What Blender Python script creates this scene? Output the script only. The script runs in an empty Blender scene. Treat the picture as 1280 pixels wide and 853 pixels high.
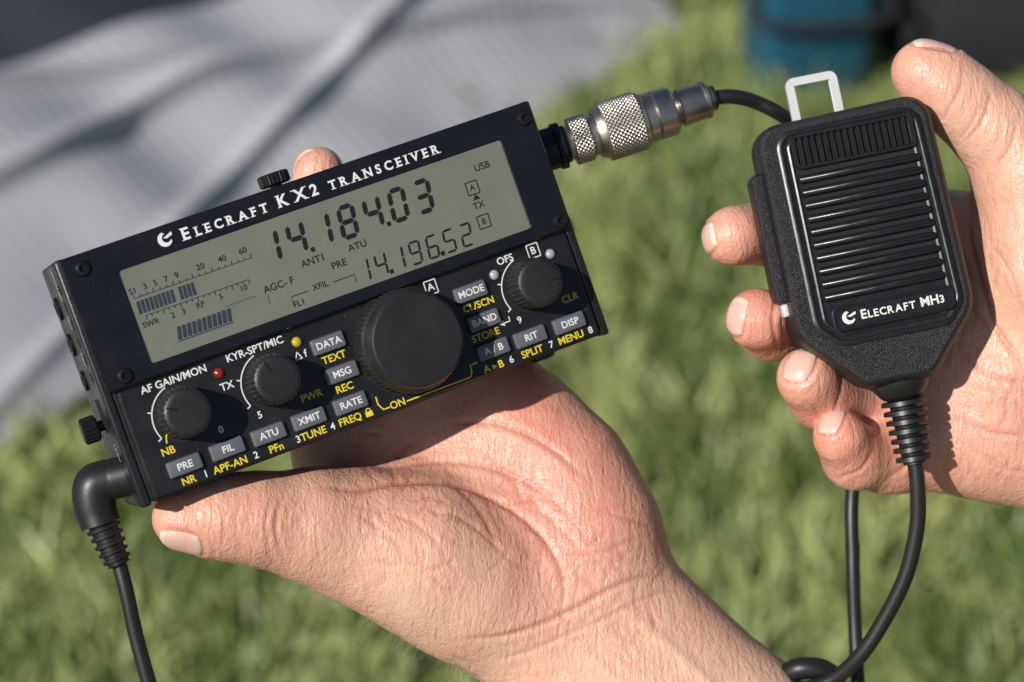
import bpy, math, random
import numpy as np
from mathutils import Matrix, Vector, Euler, noise
random.seed(4); rng=np.random.default_rng(4)
sc=bpy.context.scene
MM=0.001
PITCH=math.radians(35); CAMH=1.45; DIST=0.70
# ------------------------------------------------------------------ frames
right=Vector((1,0,0)); up=Vector((0,math.sin(PITCH),math.cos(PITCH))); back=Vector((0,-math.cos(PITCH),math.sin(PITCH)))
camloc=Vector((0,0,CAMH))
B=Matrix((right,up,back)).transposed().to_4x4()
FR=Matrix.Translation(camloc-back*DIST)@B          # "held" frame : x right, y up, z toward the viewer (metres)
def S(x,y,z):
    """measured position -> millimetres in the held frame (z = height toward viewer)"""
    s=0.242*(700.0-z)/700.0
    return np.array(((x-640)*s,(426.5-y)*s,z))
# ------------------------------------------------------------------ materials
def new_mat(name):
    m=bpy.data.materials.new(name); m.use_nodes=True
    nt=m.node_tree; b=nt.nodes["Principled BSDF"]; return m,nt,b
def N(nt,t,**kw):
    n=nt.nodes.new(t)
    for k,v in kw.items(): setattr(n,k,v)
    return n
def simple(name,col,rough=0.5,metal=0.0,bump=None,var=0.0,spec=0.5,coat=0.0,rvar=0.0,dust=0.0):
    m,nt,b=new_mat(name)
    b.inputs['Base Color'].default_value=(*col,1); b.inputs['Roughness'].default_value=rough
    b.inputs['Metallic'].default_value=metal; b.inputs['Specular IOR Level'].default_value=spec
    b.inputs['Coat Weight'].default_value=coat; b.inputs['Coat Roughness'].default_value=0.08
    tc=N(nt,'ShaderNodeTexCoord')
    if bump:
        sc_,st,kind=bump
        if kind=='v':
            t=N(nt,'ShaderNodeTexVoronoi'); t.inputs['Scale'].default_value=sc_; o=t.outputs['Distance']
        else:
            t=N(nt,'ShaderNodeTexNoise'); t.inputs['Scale'].default_value=sc_; t.inputs['Detail'].default_value=2; o=t.outputs['Fac']
        nt.links.new(tc.outputs['Object'],t.inputs['Vector'])
        bp=N(nt,'ShaderNodeBump'); bp.inputs['Strength'].default_value=st; bp.inputs['Distance'].default_value=0.0002
        nt.links.new(o,bp.inputs['Height']); nt.links.new(bp.outputs['Normal'],b.inputs['Normal'])
    if rvar>0 or var>0:
        t=N(nt,'ShaderNodeTexNoise'); t.inputs['Scale'].default_value=90; t.inputs['Detail'].default_value=5
        nt.links.new(tc.outputs['Object'],t.inputs['Vector'])
        if rvar>0:
            mr=N(nt,'ShaderNodeMapRange'); mr.inputs['To Min'].default_value=rough-rvar; mr.inputs['To Max'].default_value=rough+rvar
            mr.inputs['From Min'].default_value=0.3; mr.inputs['From Max'].default_value=0.7
            nt.links.new(t.outputs['Fac'],mr.inputs['Value']); nt.links.new(mr.outputs[0],b.inputs['Roughness'])
        if var>0:
            mx=N(nt,'ShaderNodeMix',data_type='RGBA'); mx.inputs[6].default_value=(*[c*(1-var) for c in col],1); mx.inputs[7].default_value=(*[min(1,c*(1+var)) for c in col],1)
            nt.links.new(t.outputs['Fac'],mx.inputs[0]); nt.links.new(mx.outputs[2],b.inputs['Base Color'])
    if dust>0:
        t=N(nt,'ShaderNodeTexNoise'); t.inputs['Scale'].default_value=1700; t.inputs['Detail'].default_value=1; nt.links.new(tc.outputs['Object'],t.inputs['Vector'])
        r=N(nt,'ShaderNodeMapRange'); r.inputs['From Min'].default_value=0.755; r.inputs['From Max'].default_value=0.82; r.inputs['To Max'].default_value=dust; nt.links.new(t.outputs['Fac'],r.inputs['Value'])
        mx=N(nt,'ShaderNodeMix',data_type='RGBA'); mx.inputs[6].default_value=(*col,1); mx.inputs[7].default_value=(0.30,0.29,0.27,1); nt.links.new(r.outputs[0],mx.inputs[0]); nt.links.new(mx.outputs[2],b.inputs['Base Color'])
    return m
M={}
M['case']=simple('black_case_paint',(0.009,0.009,0.010),0.37,bump=(2600,0.25,'n'),rvar=0.10,dust=0.35)
M['bezel']=simple('bezel_film',(0.007,0.0075,0.010),0.30,bump=(1800,0.06,'n'),rvar=0.09,spec=0.42,dust=0.3)
M['lcd']=simple('lcd_glass',(0.148,0.156,0.118),0.28,spec=0.5,coat=0.9,var=0.14)
M['seg']=simple('lcd_segment',(0.008,0.009,0.010),0.4)
M['seg2']=simple('lcd_segment_faint',(0.07,0.08,0.08),0.4)
M['bars']=simple('lcd_bar',(0.026,0.034,0.050),0.4)
M['white']=simple('white_print',(0.66,0.66,0.64),0.5)
M['yellow']=simple('yellow_print',(0.68,0.53,0.02),0.5)
M['dim']=simple('yellow_print_darker',(0.48,0.37,0.02),0.5)  # darker tone of the yellow print, used for PWR, STORE and CLR
M['button']=simple('grey_button',(0.10,0.106,0.124),0.42,bump=(1500,0.1,'n'),rvar=0.08)
M['knob']=simple('knob_rubber',(0.012,0.012,0.012),0.46,bump=(1500,0.15,'n'),rvar=0.08,dust=0.25)
M['screw']=simple('black_screw',(0.02,0.02,0.02),0.3,metal=0.6)
M['dark']=simple('hole',(0.003,0.003,0.003),0.8)
M['plast']=simple('mic_plastic_grain',(0.011,0.011,0.012),0.36,bump=(1000,1.0,'v'),rvar=0.06)
M['plasts']=simple('mic_plastic_smooth',(0.010,0.010,0.011),0.30,bump=(900,0.06,'n'),rvar=0.07,dust=0.3)
M['rubber']=simple('cable_rubber',(0.011,0.011,0.011),0.42,bump=(900,0.15,'n'))
M['nickel']=simple('nickel',(0.44,0.41,0.355),0.33,metal=1.0,bump=(700,0.1,'n'),rvar=0.08,var=0.2)
M['clip']=simple('clip_steel',(0.64,0.64,0.63),0.45,metal=0.4)
M['ledr']=simple('led_red',(0.30,0.008,0.01),0.15,coat=1)
M['ledy']=simple('led_yellow',(0.50,0.36,0.02),0.15,coat=1)
M['ledw']=simple('led_clear',(0.35,0.36,0.36),0.12,coat=1)

def skin_mat():
    m,nt,b=new_mat('skin'); L=nt.links.new
    tc=N(nt,'ShaderNodeTexCoord')
    n1=N(nt,'ShaderNodeTexNoise'); n1.inputs['Scale'].default_value=45; n1.inputs['Detail'].default_value=3
    n2=N(nt,'ShaderNodeTexNoise'); n2.inputs['Scale'].default_value=330; n2.inputs['Detail'].default_value=2
    for n in (n1,n2): L(tc.outputs['Object'],n.inputs['Vector'])
    ar=N(nt,'ShaderNodeAttribute',attribute_name='red'); ac=N(nt,'ShaderNodeAttribute',attribute_name='crease')
    f=N(nt,'ShaderNodeMath',operation='MULTIPLY_ADD'); f.inputs[1].default_value=1.0; L(n1.outputs['Fac'],f.inputs[0])
    f.inputs[2].default_value=-0.31
    f2=N(nt,'ShaderNodeMath',operation='ADD'); L(f.outputs[0],f2.inputs[0]); L(ar.outputs['Fac'],f2.inputs[1])
    f3=N(nt,'ShaderNodeMath',operation='MULTIPLY_ADD',use_clamp=True); L(n2.outputs['Fac'],f3.inputs[0]); f3.inputs[1].default_value=0.7; 
    f4=N(nt,'ShaderNodeMath',operation='SUBTRACT'); L(f2.outputs[0],f4.inputs[0]); f4.inputs[1].default_value=0.33; L(f4.outputs[0],f3.inputs[2])
    mx=N(nt,'ShaderNodeMix',data_type='RGBA'); mx.inputs[6].default_value=(0.685,0.435,0.305,1); mx.inputs[7].default_value=(0.63,0.245,0.175,1)
    L(f3.outputs[0],mx.inputs[0])
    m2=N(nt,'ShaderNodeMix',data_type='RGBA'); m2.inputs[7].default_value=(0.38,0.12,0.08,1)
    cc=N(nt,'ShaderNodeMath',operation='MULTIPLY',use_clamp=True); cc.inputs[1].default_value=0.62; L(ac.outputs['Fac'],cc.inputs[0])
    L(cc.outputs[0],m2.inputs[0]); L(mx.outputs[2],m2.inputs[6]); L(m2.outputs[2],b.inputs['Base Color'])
    v=N(nt,'ShaderNodeTexVoronoi'); v.inputs['Scale'].default_value=1000; L(tc.outputs['Object'],v.inputs['Vector'])
    mp=N(nt,'ShaderNodeMapping'); mp.inputs['Rotation'].default_value=(0.2,0.1,0.9); mp.inputs['Scale'].default_value=(1,0.25,0.6); L(tc.outputs['Object'],mp.inputs['Vector'])
    n3=N(nt,'ShaderNodeTexNoise'); n3.inputs['Scale'].default_value=380; n3.inputs['Detail'].default_value=3; n3.inputs['Roughness'].default_value=0.65; n3.inputs['Distortion'].default_value=1.0; L(mp.outputs[0],n3.inputs['Vector'])
    b1=N(nt,'ShaderNodeBump'); b1.inputs['Strength'].default_value=0.6; b1.inputs['Distance'].default_value=0.0002; L(v.outputs['Distance'],b1.inputs['Height'])
    b2=N(nt,'ShaderNodeBump'); b2.inputs['Strength'].default_value=0.9; b2.inputs['Distance'].default_value=0.0007; L(n3.outputs['Fac'],b2.inputs['Height']); L(b1.outputs[0],b2.inputs['Normal'])
    L(b2.outputs[0],b.inputs['Normal'])
    b.inputs['Roughness'].default_value=0.40; b.inputs['Specular IOR Level'].default_value=0.5
    b.inputs['Subsurface Weight'].default_value=0.15; b.inputs['Subsurface Radius'].default_value=(1,0.35,0.2); b.inputs['Subsurface Scale'].default_value=0.002
    return m
M['skin']=skin_mat()
def nail_mat():
    m,nt,b=new_mat('fingernail'); a=N(nt,'ShaderNodeAttribute',attribute_name='tip')
    r=N(nt,'ShaderNodeValToRGB'); r.color_ramp.elements[0].color=(0.66,0.41,0.33,1); r.color_ramp.elements[0].position=0.82
    r.color_ramp.elements[1].color=(0.70,0.56,0.46,1); r.color_ramp.elements[1].position=0.92
    e=r.color_ramp.elements.new(0.05); e.color=(0.68,0.49,0.41,1); e=r.color_ramp.elements.new(0.22); e.color=(0.66,0.40,0.32,1)
    nt.links.new(a.outputs['Fac'],r.inputs[0]); nt.links.new(r.outputs[0],b.inputs['Base Color'])
    b.inputs['Roughness'].default_value=0.28
    tc=N(nt,'ShaderNodeTexCoord'); t=N(nt,'ShaderNodeTexNoise'); t.inputs['Scale'].default_value=500; nt.links.new(tc.outputs['Object'],t.inputs['Vector'])
    bp=N(nt,'ShaderNodeBump'); bp.inputs['Strength'].default_value=.25; bp.inputs['Distance'].default_value=0.0003; nt.links.new(t.outputs['Fac'],bp.inputs['Height']); nt.links.new(bp.outputs[0],b.inputs['Normal'])
    return m
M['nail']=nail_mat()

# ------------------------------------------------------------------ mesh helpers
def empty(name,mat):
    e=bpy.data.objects.new(name,None); sc.collection.objects.link(e); e.empty_display_size=0.02; e.matrix_world=mat; return e
def add(name,V,F,mat,parent=None,smooth=True,matrix=None,bevel=0,seg=2,angle=40,scale=MM):
    me=bpy.data.meshes.new(name)
    me.from_pydata([tuple(float(c)*scale for c in v) for v in V],[],[tuple(int(i) for i in f) for f in F]); me.update()
    me.materials.append(mat)
    o=bpy.data.objects.new(name,me); sc.collection.objects.link(o)
    if smooth:
        me.polygons.foreach_set('use_smooth',[True]*len(me.polygons))
        if angle and hasattr(me,'set_sharp_from_angle'): me.set_sharp_from_angle(angle=math.radians(angle))
    if parent is not None: o.parent=parent
    elif matrix is not None: o.matrix_world=matrix
    if bevel:
        b=o.modifiers.new('bevel','BEVEL'); b.width=bevel*MM; b.segments=seg; b.limit_method='ANGLE'; b.angle_limit=math.radians(35)
    return o
class Acc:
    def __init__(s): s.V=[];s.F=[]
    def put(s,V,F):
        o=len(s.V); s.V+= [tuple(v) for v in V]; s.F+=[tuple(i+o for i in f) for f in F]
def box(x0,x1,y0,y1,z0,z1):
    V=[(x0,y0,z0),(x1,y0,z0),(x1,y1,z0),(x0,y1,z0),(x0,y0,z1),(x1,y0,z1),(x1,y1,z1),(x0,y1,z1)]
    return V,[(3,2,1,0),(4,5,6,7),(0,1,5,4),(1,2,6,5),(2,3,7,6),(3,0,4,7)]
def round_poly(P,R,n=7):
    out=[];k=len(P)
    for i in range(k):
        p=np.array(P[i],float);a=np.array(P[i-1],float)-p;b=np.array(P[(i+1)%k],float)-p
        r=R[i] if hasattr(R,'__len__') else R
        la,lb=np.linalg.norm(a),np.linalg.norm(b);a/=la;b/=lb
        ang=math.acos(max(-1,min(1,float(a@b)))); t=min(r/math.tan(ang/2),la*0.49,lb*0.49); r2=t*math.tan(ang/2)
        c=p+(a+b)/np.linalg.norm(a+b)*(r2/math.sin(ang/2))
        s=p+a*t-c;e=p+b*t-c; a0=math.atan2(s[1],s[0]);a1=math.atan2(e[1],e[0]);d=(a1-a0+math.pi)%(2*math.pi)-math.pi
        for j in range(n+1):
            q=a0+d*j/n; out.append(c+r2*np.array((math.cos(q),math.sin(q))))
    return np.array(out)
def inset(O,d):
    t=np.roll(O,-1,0)-np.roll(O,1,0); t/=np.linalg.norm(t,axis=1)[:,None]+1e-9
    return O+np.stack([-t[:,1],t[:,0]],1)*d
def profile_solid(O,rings):
    V=[];F=[];n=len(O)
    for d,z in rings:
        for p in inset(O,d): V.append((p[0],p[1],z))
    for r in range(len(rings)-1):
        for i in range(n):
            j=(i+1)%n; F.append((r*n+i,r*n+j,(r+1)*n+j,(r+1)*n+i))
    F.append(tuple(range(n-1,-1,-1))); F.append(tuple((len(rings)-1)*n+i for i in range(n)))
    return V,F
def rrect(x0,x1,y0,y1,r,n=5): return round_poly([(x0,y0),(x1,y0),(x1,y1),(x0,y1)],r,n)
def catmull(P,n=12):
    P=[np.array(p,float) for p in P]; P=[2*P[0]-P[1]]+P+[2*P[-1]-P[-2]]; out=[]
    for i in range(1,len(P)-2):
        for j in range(n):
            t=j/n; a,b,c,d=P[i-1:i+3]
            out.append(0.5*((2*b)+(c-a)*t+(2*a-5*b+4*c-d)*t*t+(3*b-a-3*c+d)*t**3))
    out.append(P[-2]); return np.array(out)
def sweep(C,R,seg=32,rfn=None):
    C=np.array(C,float); T=np.gradient(C,axis=0) if len(C)>2 else np.repeat((C[1]-C[0])[None],2,0)
    T/=np.linalg.norm(T,axis=1)[:,None]+1e-12
    u=np.cross(T[0],(0.3,0.2,1)); u/=np.linalg.norm(u); V=[];F=[]
    A=np.arange(seg)*2*math.pi/seg
    for i in range(len(C)):
        u=u-T[i]*(u@T[i]); u/=np.linalg.norm(u); w=np.cross(T[i],u)
        r=np.broadcast_to(R[i]+(rfn(i,A) if rfn else 0),A.shape)
        for a,rr in zip(A,r): V.append(C[i]+(u*math.cos(a)+w*math.sin(a))*rr)
    for i in range(len(C)-1):
        for j in range(seg):
            k=(j+1)%seg; F.append((i*seg+j,i*seg+k,(i+1)*seg+k,(i+1)*seg+j))
    F.append(tuple(range(seg-1,-1,-1))); F.append(tuple((len(C)-1)*seg+j for j in range(seg)))
    return V,F
def lathe(A,D,prof,seg=48,rfn=None):
    A=np.array(A,float);D=np.array(D,float);D/=np.linalg.norm(D)
    u=np.cross(D,(0.3,0.2,1)); u/=np.linalg.norm(u); w=np.cross(D,u); V=[];F=[]
    an=np.arange(seg)*2*math.pi/seg
    for i,(t,r) in enumerate(prof):
        for a in an:
            rr=r+(rfn(t,a) if rfn else 0); V.append(A+D*t+(u*math.cos(a)+w*math.sin(a))*rr)
    for i in range(len(prof)-1):
        for j in range(seg):
            k=(j+1)%seg; F.append((i*seg+j,i*seg+k,(i+1)*seg+k,(i+1)*seg+j))
    F.append(tuple(range(seg-1,-1,-1))); F.append(tuple((len(prof)-1)*seg+j for j in range(seg)))
    return V,F
def text_mesh(body,x,y,z,size,bold=0.0,align='CENTER',sx=1.0):
    cu=bpy.data.curves.new('t','FONT'); cu.body=body; cu.size=size; cu.align_x=align; cu.align_y='CENTER'; cu.offset=bold*size; cu.resolution_u=4
    ob=bpy.data.objects.new('t',cu); sc.collection.objects.link(ob); bpy.context.view_layer.update()
    me=ob.to_mesh(); V=[(v.co.x*sx+x,v.co.y+y,z+v.co.z) for v in me.vertices]; F=[tuple(p.vertices) for p in me.polygons]
    ob.to_mesh_clear(); bpy.data.objects.remove(ob); bpy.data.curves.remove(cu); return V,F
def stroke(P,w,z):
    V=[];F=[];P=np.array(P,float)
    T=np.gradient(P,axis=0) if len(P)>2 else np.repeat((P[1]-P[0])[None],2,0)
    T/=np.linalg.norm(T,axis=1)[:,None]
    for p,t in zip(P,T):
        n=np.array((-t[1],t[0]))*w/2; V+=[(*(p-n),z),(*(p+n),z)]
    for i in range(len(P)-1): F.append((2*i,2*i+2,2*i+3,2*i+1))
    return V,F

# ================================================================== RADIO
RW,RH=147.0,72.0
rotm=Euler((math.radians(3.7),math.radians(16),math.radians(20.4)),'XYZ').to_matrix().to_4x4()
radio=empty('radio_transceiver',FR@Matrix.Translation(Vector((-49.0,12.2,36.9))*MM)@rotm)
def L(u,v): # panel measure -> local mm
    u=u+3.4*(1-u/RW)*(1-2*v/RH)
    return u-RW/2, RH/2-v
ra=lambda n,V,F,m,**k: add(n,V,F,M[m],parent=radio,**k)
V,F=profile_solid(rrect(-70.3,70.6,-36,36,1.2),[(0.6,-38),(0,-37.4),(0,-0.8),(0.5,-0.3)]); ra('case',V,F,'case')
for nm,x0,x1 in (('end_plate_1',-73.3,-70.2),('end_plate_2',70.5,73.5)):
    V,F=box(x0,x1,-36.6,36.4,-38.6,-0.6); ra(nm,V,F,'case',bevel=0.9,seg=3)
V,F=profile_solid(rrect(-69.3,70.3,-35.6,-3.6,1.2),[(0,-0.6),(0,0.1),(0.7,0.8)]); ra('control_panel',V,F,'case',angle=25)
PZ=0.8
x0,x1=-72.2,72.6; yb,yt=-3.2,36.2
lx0,lx1=16-73.5,133.8-73.5; ly1,ly0=36-7.9,36-35.3
BZ=1.7
Vb=[];Fb=[]
outer=rrect(x0,x1,yb,yt,1.2,5); inner=rrect(lx0,lx1,ly0,ly1,0.9,5); n=len(outer)
for d,z in ((0,-0.5),(0,BZ-0.6),(0.6,BZ)):
    for p in inset(outer,d): Vb.append((p[0],p[1],z))
for d,z in ((-0.25,BZ),(0,BZ-0.2),(0,BZ-0.7)):
    for p in inset(inner,d): Vb.append((p[0],p[1],z))
for r in range(5):
    for i in range(n):
        j=(i+1)%n; Fb.append((r*n+i,r*n+j,(r+1)*n+j,(r+1)*n+i))
Fb.append(tuple(range(n-1,-1,-1)))
ra('display_bezel',Vb,Fb,'bezel',angle=25)
V,F=box(lx0-0.3,lx1+0.3,ly0-0.3,ly1+0.3,BZ-1.2,BZ-0.5); ra('display_glass',V,F,'lcd')
LZ=BZ-0.44
SEG={'0':'abcdef','1':'bc','2':'abged','3':'abgcd','4':'fgbc','5':'afgcd','6':'afgedc','8':'abcdefg','9':'abcdfg'}
def digit(acc,ch,x,y,w,h,t,z,sl=0.12):
    g=t*0.10
    def q(pts): 
        acc.put([(x+px+(py)*sl,y+py,z) for px,py in pts],[tuple(range(len(pts)))])
    hz=lambda yy:q([(g+t*.5,yy),(g+t,yy-t/2),(w-g-t,yy-t/2),(w-g-t*.5,yy),(w-g-t,yy+t/2),(g+t,yy+t/2)])
    def vt(xx,y0,y1): q([(xx,y0+g),(xx+t/2,y0+g+t/2),(xx+t/2,y1-g-t/2),(xx,y1-g),(xx-t/2,y1-g-t/2),(xx-t/2,y0+g+t/2)])
    for s in SEG[ch]:
        if s=='a':hz(h-t/2)
        if s=='g':hz(h/2)
        if s=='d':hz(t/2)
        if s=='f':vt(t/2,h/2,h-t/2)
        if s=='b':vt(w-t/2,h/2,h-t/2)
        if s=='e':vt(t/2,t/2,h/2)
        if s=='c':vt(w-t/2,t/2,h/2)
seg=Acc()
def number(s,u0,v0,u1,v1,h,w,t):
    nd=len(s.replace('.','')); n_=0
    for i,ch in enumerate(s):
        f=n_/(nd-1) if nd>1 else 0
        X0,Y0=L(u0,v0);X1,Y1=L(u1-w,v1)
        if ch=='.':
            f=(n_-0.5)/(nd-1); x=X0+(X1-X0)*f+w/2; y=Y0+(Y1-Y0)*f
            seg.put([(x-.6,y,LZ),(x+.6,y,LZ),(x+.6,y+1.3,LZ),(x-.6,y+1.3,LZ)],[(0,1,2,3)])
        else:
            digit(seg,ch,X0+(X1-X0)*f,Y0+(Y1-Y0)*f,w,h,t,LZ); n_+=1
number('14.184.03',54.8,20.6,108.0,21.2,10.0,5.5,1.4)
number('14.196.52',80.0,34.2,116.0,34.3,6.9,3.6,0.66)
def tx(acc,body,u,v,size,z=LZ,bold=0.012,**k):
    x,y=L(u,v); acc.put(*text_mesh(body,x,y,z,size,bold,**k))
for b,u,v,s in (('USB',125.7,13.6,2.9),('A',120.8,18.6,2.5),('TX',121.0,24.0,2.7),('B',120.9,28.9,2.5),('AGC- F',57.0,26.5,2.9),('ANT1',68.6,23.2,2.9),('PRE',75.6,26.6,2.9),('ATU',82.4,23.4,2.9),('FL1',61.2,33.3,2.5),('XFIL',68.5,30.6,2.5),
    ('S1',16.2,14.6,2.4),('3',19.9,14.4,2.4),('5',23.0,14.4,2.4),('7',26.2,14.4,2.4),('9',29.4,14.4,2.4),('20',36.6,14.3,2.4),('40',43.3,14.2,2.4),('60',49.7,14.0,2.4),('SWR',18.8,24.6,2.3),('2',25.4,24.6,2.3),('3',28.6,24.6,2.3),('RF',33.7,24.4,2.3),('5',40.0,24.1,2.3),('10',46.9,24.0,2.3)):
    tx(seg,b,u,v,s)
def rectline(acc,u0,u1,v0,v1,w,z):
    a=L(u0,v0);b=L(u1,v0);c=L(u1,v1);d=L(u0,v1)
    for p,q in ((a,b),(b,c),(c,d),(d,a)): acc.put(*stroke([p,q],w,z))
rectline(seg,119.0,122.6,16.7,20.5,0.3,LZ+.02); rectline(seg,119.1,122.7,27.0,30.8,0.3,LZ+.02)
x,y=L(121,21.6); seg.put([(x-1.2,y-.6,LZ),(x+1.2,y-.6,LZ),(x,y+1,LZ)],[(0,1,2)])
seg.put(*stroke([L(59.5,33.4),L(59.5,30.8),L(64.6,30.8)],0.25,LZ)); seg.put(*stroke([L(72.5,30.8),L(79.0,30.8),L(79.0,33)],0.25,LZ))
for vv,u0,u1 in ((16.6,16,51.5),(22.1,18,49)):
    seg.put(*stroke([L(u0,vv),L(u1,vv)],0.18,LZ))
    for i in range(19):
        u=u0+(u1-u0)*i/18; l=1.2 if i%3==0 else .7
        seg.put(*stroke([L(u,vv),L(u,vv-l if vv<20 else vv+l)],0.22,LZ+.01))
ra('display_segments',seg.V,seg.F,'seg',smooth=False)
bars=Acc()
for i in range(14):
    if i in(9,): continue
    u=16.8+i*1.25; a,b=L(u,21.3),L(u,17.6); bars.put(*stroke([a,b],0.95,LZ))
for i in range(11):
    u=25.6+i*1.5; a,b=L(u,31.6),L(u+0.6,28.0); bars.put(*stroke([a,b],1.15,LZ))
    bars.put(*stroke([L(u-0.7,32.0),L(u+0.8,32.0)],0.3,LZ+.01))
ra('display_bars',bars.V,bars.F,'bars',smooth=False)
faint=Acc()
faint.put(*stroke([L(40.5,27.2),L(49.5,27.2)],0.25,LZ)); faint.put(*stroke([L(53,28),L(53,30.5)],0.3,LZ))
ra('display_marks',faint.V,faint.F,'seg2',smooth=False)
W_=Acc();Y_=Acc();DM=Acc()
bz=BZ+0.06; pz=PZ+0.06
x,y=L(34.0,4.4)
for word,gap in (('E',.5),('LECRAFT',2.0),('K',.4),('X2',2.2),('TRANSCEIVER',0)):
    big=word in('E','K','X2')
    for ch in word:
        size=(4.8 if ch!='2' else 4.6) if big else 3.65
        V,F=text_mesh(ch,0,0,0,size,0.028,'LEFT')
        my=min(v[1] for v in V); mxx=max(v[0] for v in V); mn=min(v[0] for v in V)
        V=[(v[0]-mn+x,v[1]-my+y-1.5,bz) for v in V]; W_.put(V,F)
        w=mxx-mn; h=max(v[1] for v in V)-(y-1.5)
        if ch in 'LERAFTKXNIV':
            for yy in ((y-1.5+.12,y-1.5+h-.12)):
                xs=[x+.3] if ch in 'LERFKN' else ([x+w/2] if ch in 'TI' else [])
                if ch in 'AXR' and yy<y: xs=xs+[x+.3,x+w-.3]
                if ch in 'XV' and yy>y-.5: xs=xs+[x+.3,x+w-.3]
                for q in xs: W_.put([(q-.7,yy-.12,bz+.02),(q+.7,yy-.12,bz+.02),(q+.7,yy+.12,bz+.02),(q-.7,yy+.12,bz+.02)],[(0,1,2,3)])
        x+=w+1.2
    x+=gap
def emblem(acc,cx,cy,r,z):
    a=np.linspace(math.radians(100),math.radians(330),16)
    o=[(cx+r*math.cos(t),cy+r*math.sin(t),z) for t in a]; i_=[(cx+r*.25+r*.62*math.cos(t),cy+r*.12+r*.62*math.sin(t),z) for t in a]
    acc.put(o+i_,[(k,k+1,17+k,16+k) for k in range(15)])
    acc.put([(cx-.2*r,cy+.2*r,z+.02),(cx+1.1*r,cy+.75*r,z+.02),(cx+1.15*r,cy+.35*r,z+.02),(cx+.3*r,cy+.05*r,z+.02)],[(0,3,2,1)])
ex,ey=L(28.9,3.8); emblem(W_,ex,ey,2.1,bz)
for b,u,v,s in (('AF GAIN/MON',20.9,41.6,3.0),('TX',34.8,48.4,3.0),('KYR-SPT/MIC',45.2,41.3,3.0),('f',58.8,47.3,3.0),('OFS',123.4,41.5,3.0),('B',132.4,41.8,3.0),('A',99.6,41.7,3.0),('0',29.9,59.4,2.8),('5',41.5,59.3,2.8),('9',121.8,59.6,2.8),
    ('1',22.6,69.6,2.8),('2',37.4,69.6,2.8),('3',50.0,69.6,2.8),('4',60.4,69.6,2.8),('6',115.8,69.6,2.8),('7',128.5,69.6,2.8),('8',141.1,69.6,2.8)):
    tx(W_,b,u,v,s,z=pz,bold=0.016)
rectline(W_,130.7,134.2,39.8,43.8,0.32,pz+.02); rectline(W_,97.9,101.4,39.7,43.7,0.32,pz+.02)
x,y=L(56.6,47.2); tri=[(x-1.0,y-1.0),(x+1.0,y-1.0),(x,y+1.1)]
for i in range(3): W_.put(*stroke([tri[i],tri[(i+1)%3]],0.32,pz))
for b,u,v,s,ac in (('NB',14.2,59.9,3.0,Y_),('NR',17.6,69.6,3.0,Y_),('APF-AN',29.8,69.7,3.0,Y_),('PFn',43.4,69.7,3.0,Y_),('TUNE',54.6,69.6,3.0,Y_),('FREQ',65.7,69.5,2.95,Y_),('PWR',57.1,59.3,3.0,DM),('TEXT',66.4,51.2,3.0,Y_),('REC',66.8,60.4,3.0,Y_),('CL/SCN',111.6,51.2,2.9,Y_),('STORE',110.8,60.3,2.95,DM),('A',108.0,69.7,3.0,Y_),('B',112.4,69.7,3.0,Y_),('SPLIT',122.4,69.6,3.0,Y_),('MENU',134.8,69.7,3.0,Y_),('CLR',138.4,58.6,2.95,DM),('ON',80.1,70.0,3.0,Y_)):
    tx(ac,b,u,v,s,z=pz,bold=0.018)
x,y=L(110.3,69.7); Y_.put([(x-.6,y-.8,pz),(x+.7,y,pz),(x-.6,y+.8,pz)],[(0,1,2)])
x,y=L(71.4,69.6); Y_.put(*(lambda v:(v[0][4:8],[(0,1,2,3)]))(box(x-1.1,x+1.1,y-1,y+.5,0,pz)))
Y_.put(*stroke([(x+.7*math.cos(t),y+.5+.9*math.sin(t)) for t in np.linspace(0,math.pi,8)],0.3,pz))
Y_.put(*stroke([L(74.6,65.9),L(74.6,68.2),L(75.7,70.1),L(77.6,70.1)],0.4,pz)); Y_.put(*stroke([L(82.8,70.2),L(102.6,70.2),L(103.5,69),L(103.6,66.9),L(106.0,66.9)],0.4,pz))
Y_.put(*stroke([L(14.4,57.7),L(14.7,55.7),L(16.4,54.4)],0.4,pz))
W_.put(*stroke([L(117.0,58.8),L(119.0,58.8),L(119.0,57.4)],0.35,pz)); x,y=L(116.3,58.8); W_.put([(x-.6,y,pz),(x+.9,y-.9,pz),(x+.9,y+.9,pz)],[(0,1,2)])
KN=[('af_gain_knob',20.8,51.0,8.0,11.5),('mic_gain_knob',47.2,51.0,8.0,11.5),('tuning_knob',88.0,54.0,15.4,13.5),('offset_knob',128.2,50.7,8.1,11.5)]
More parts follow.
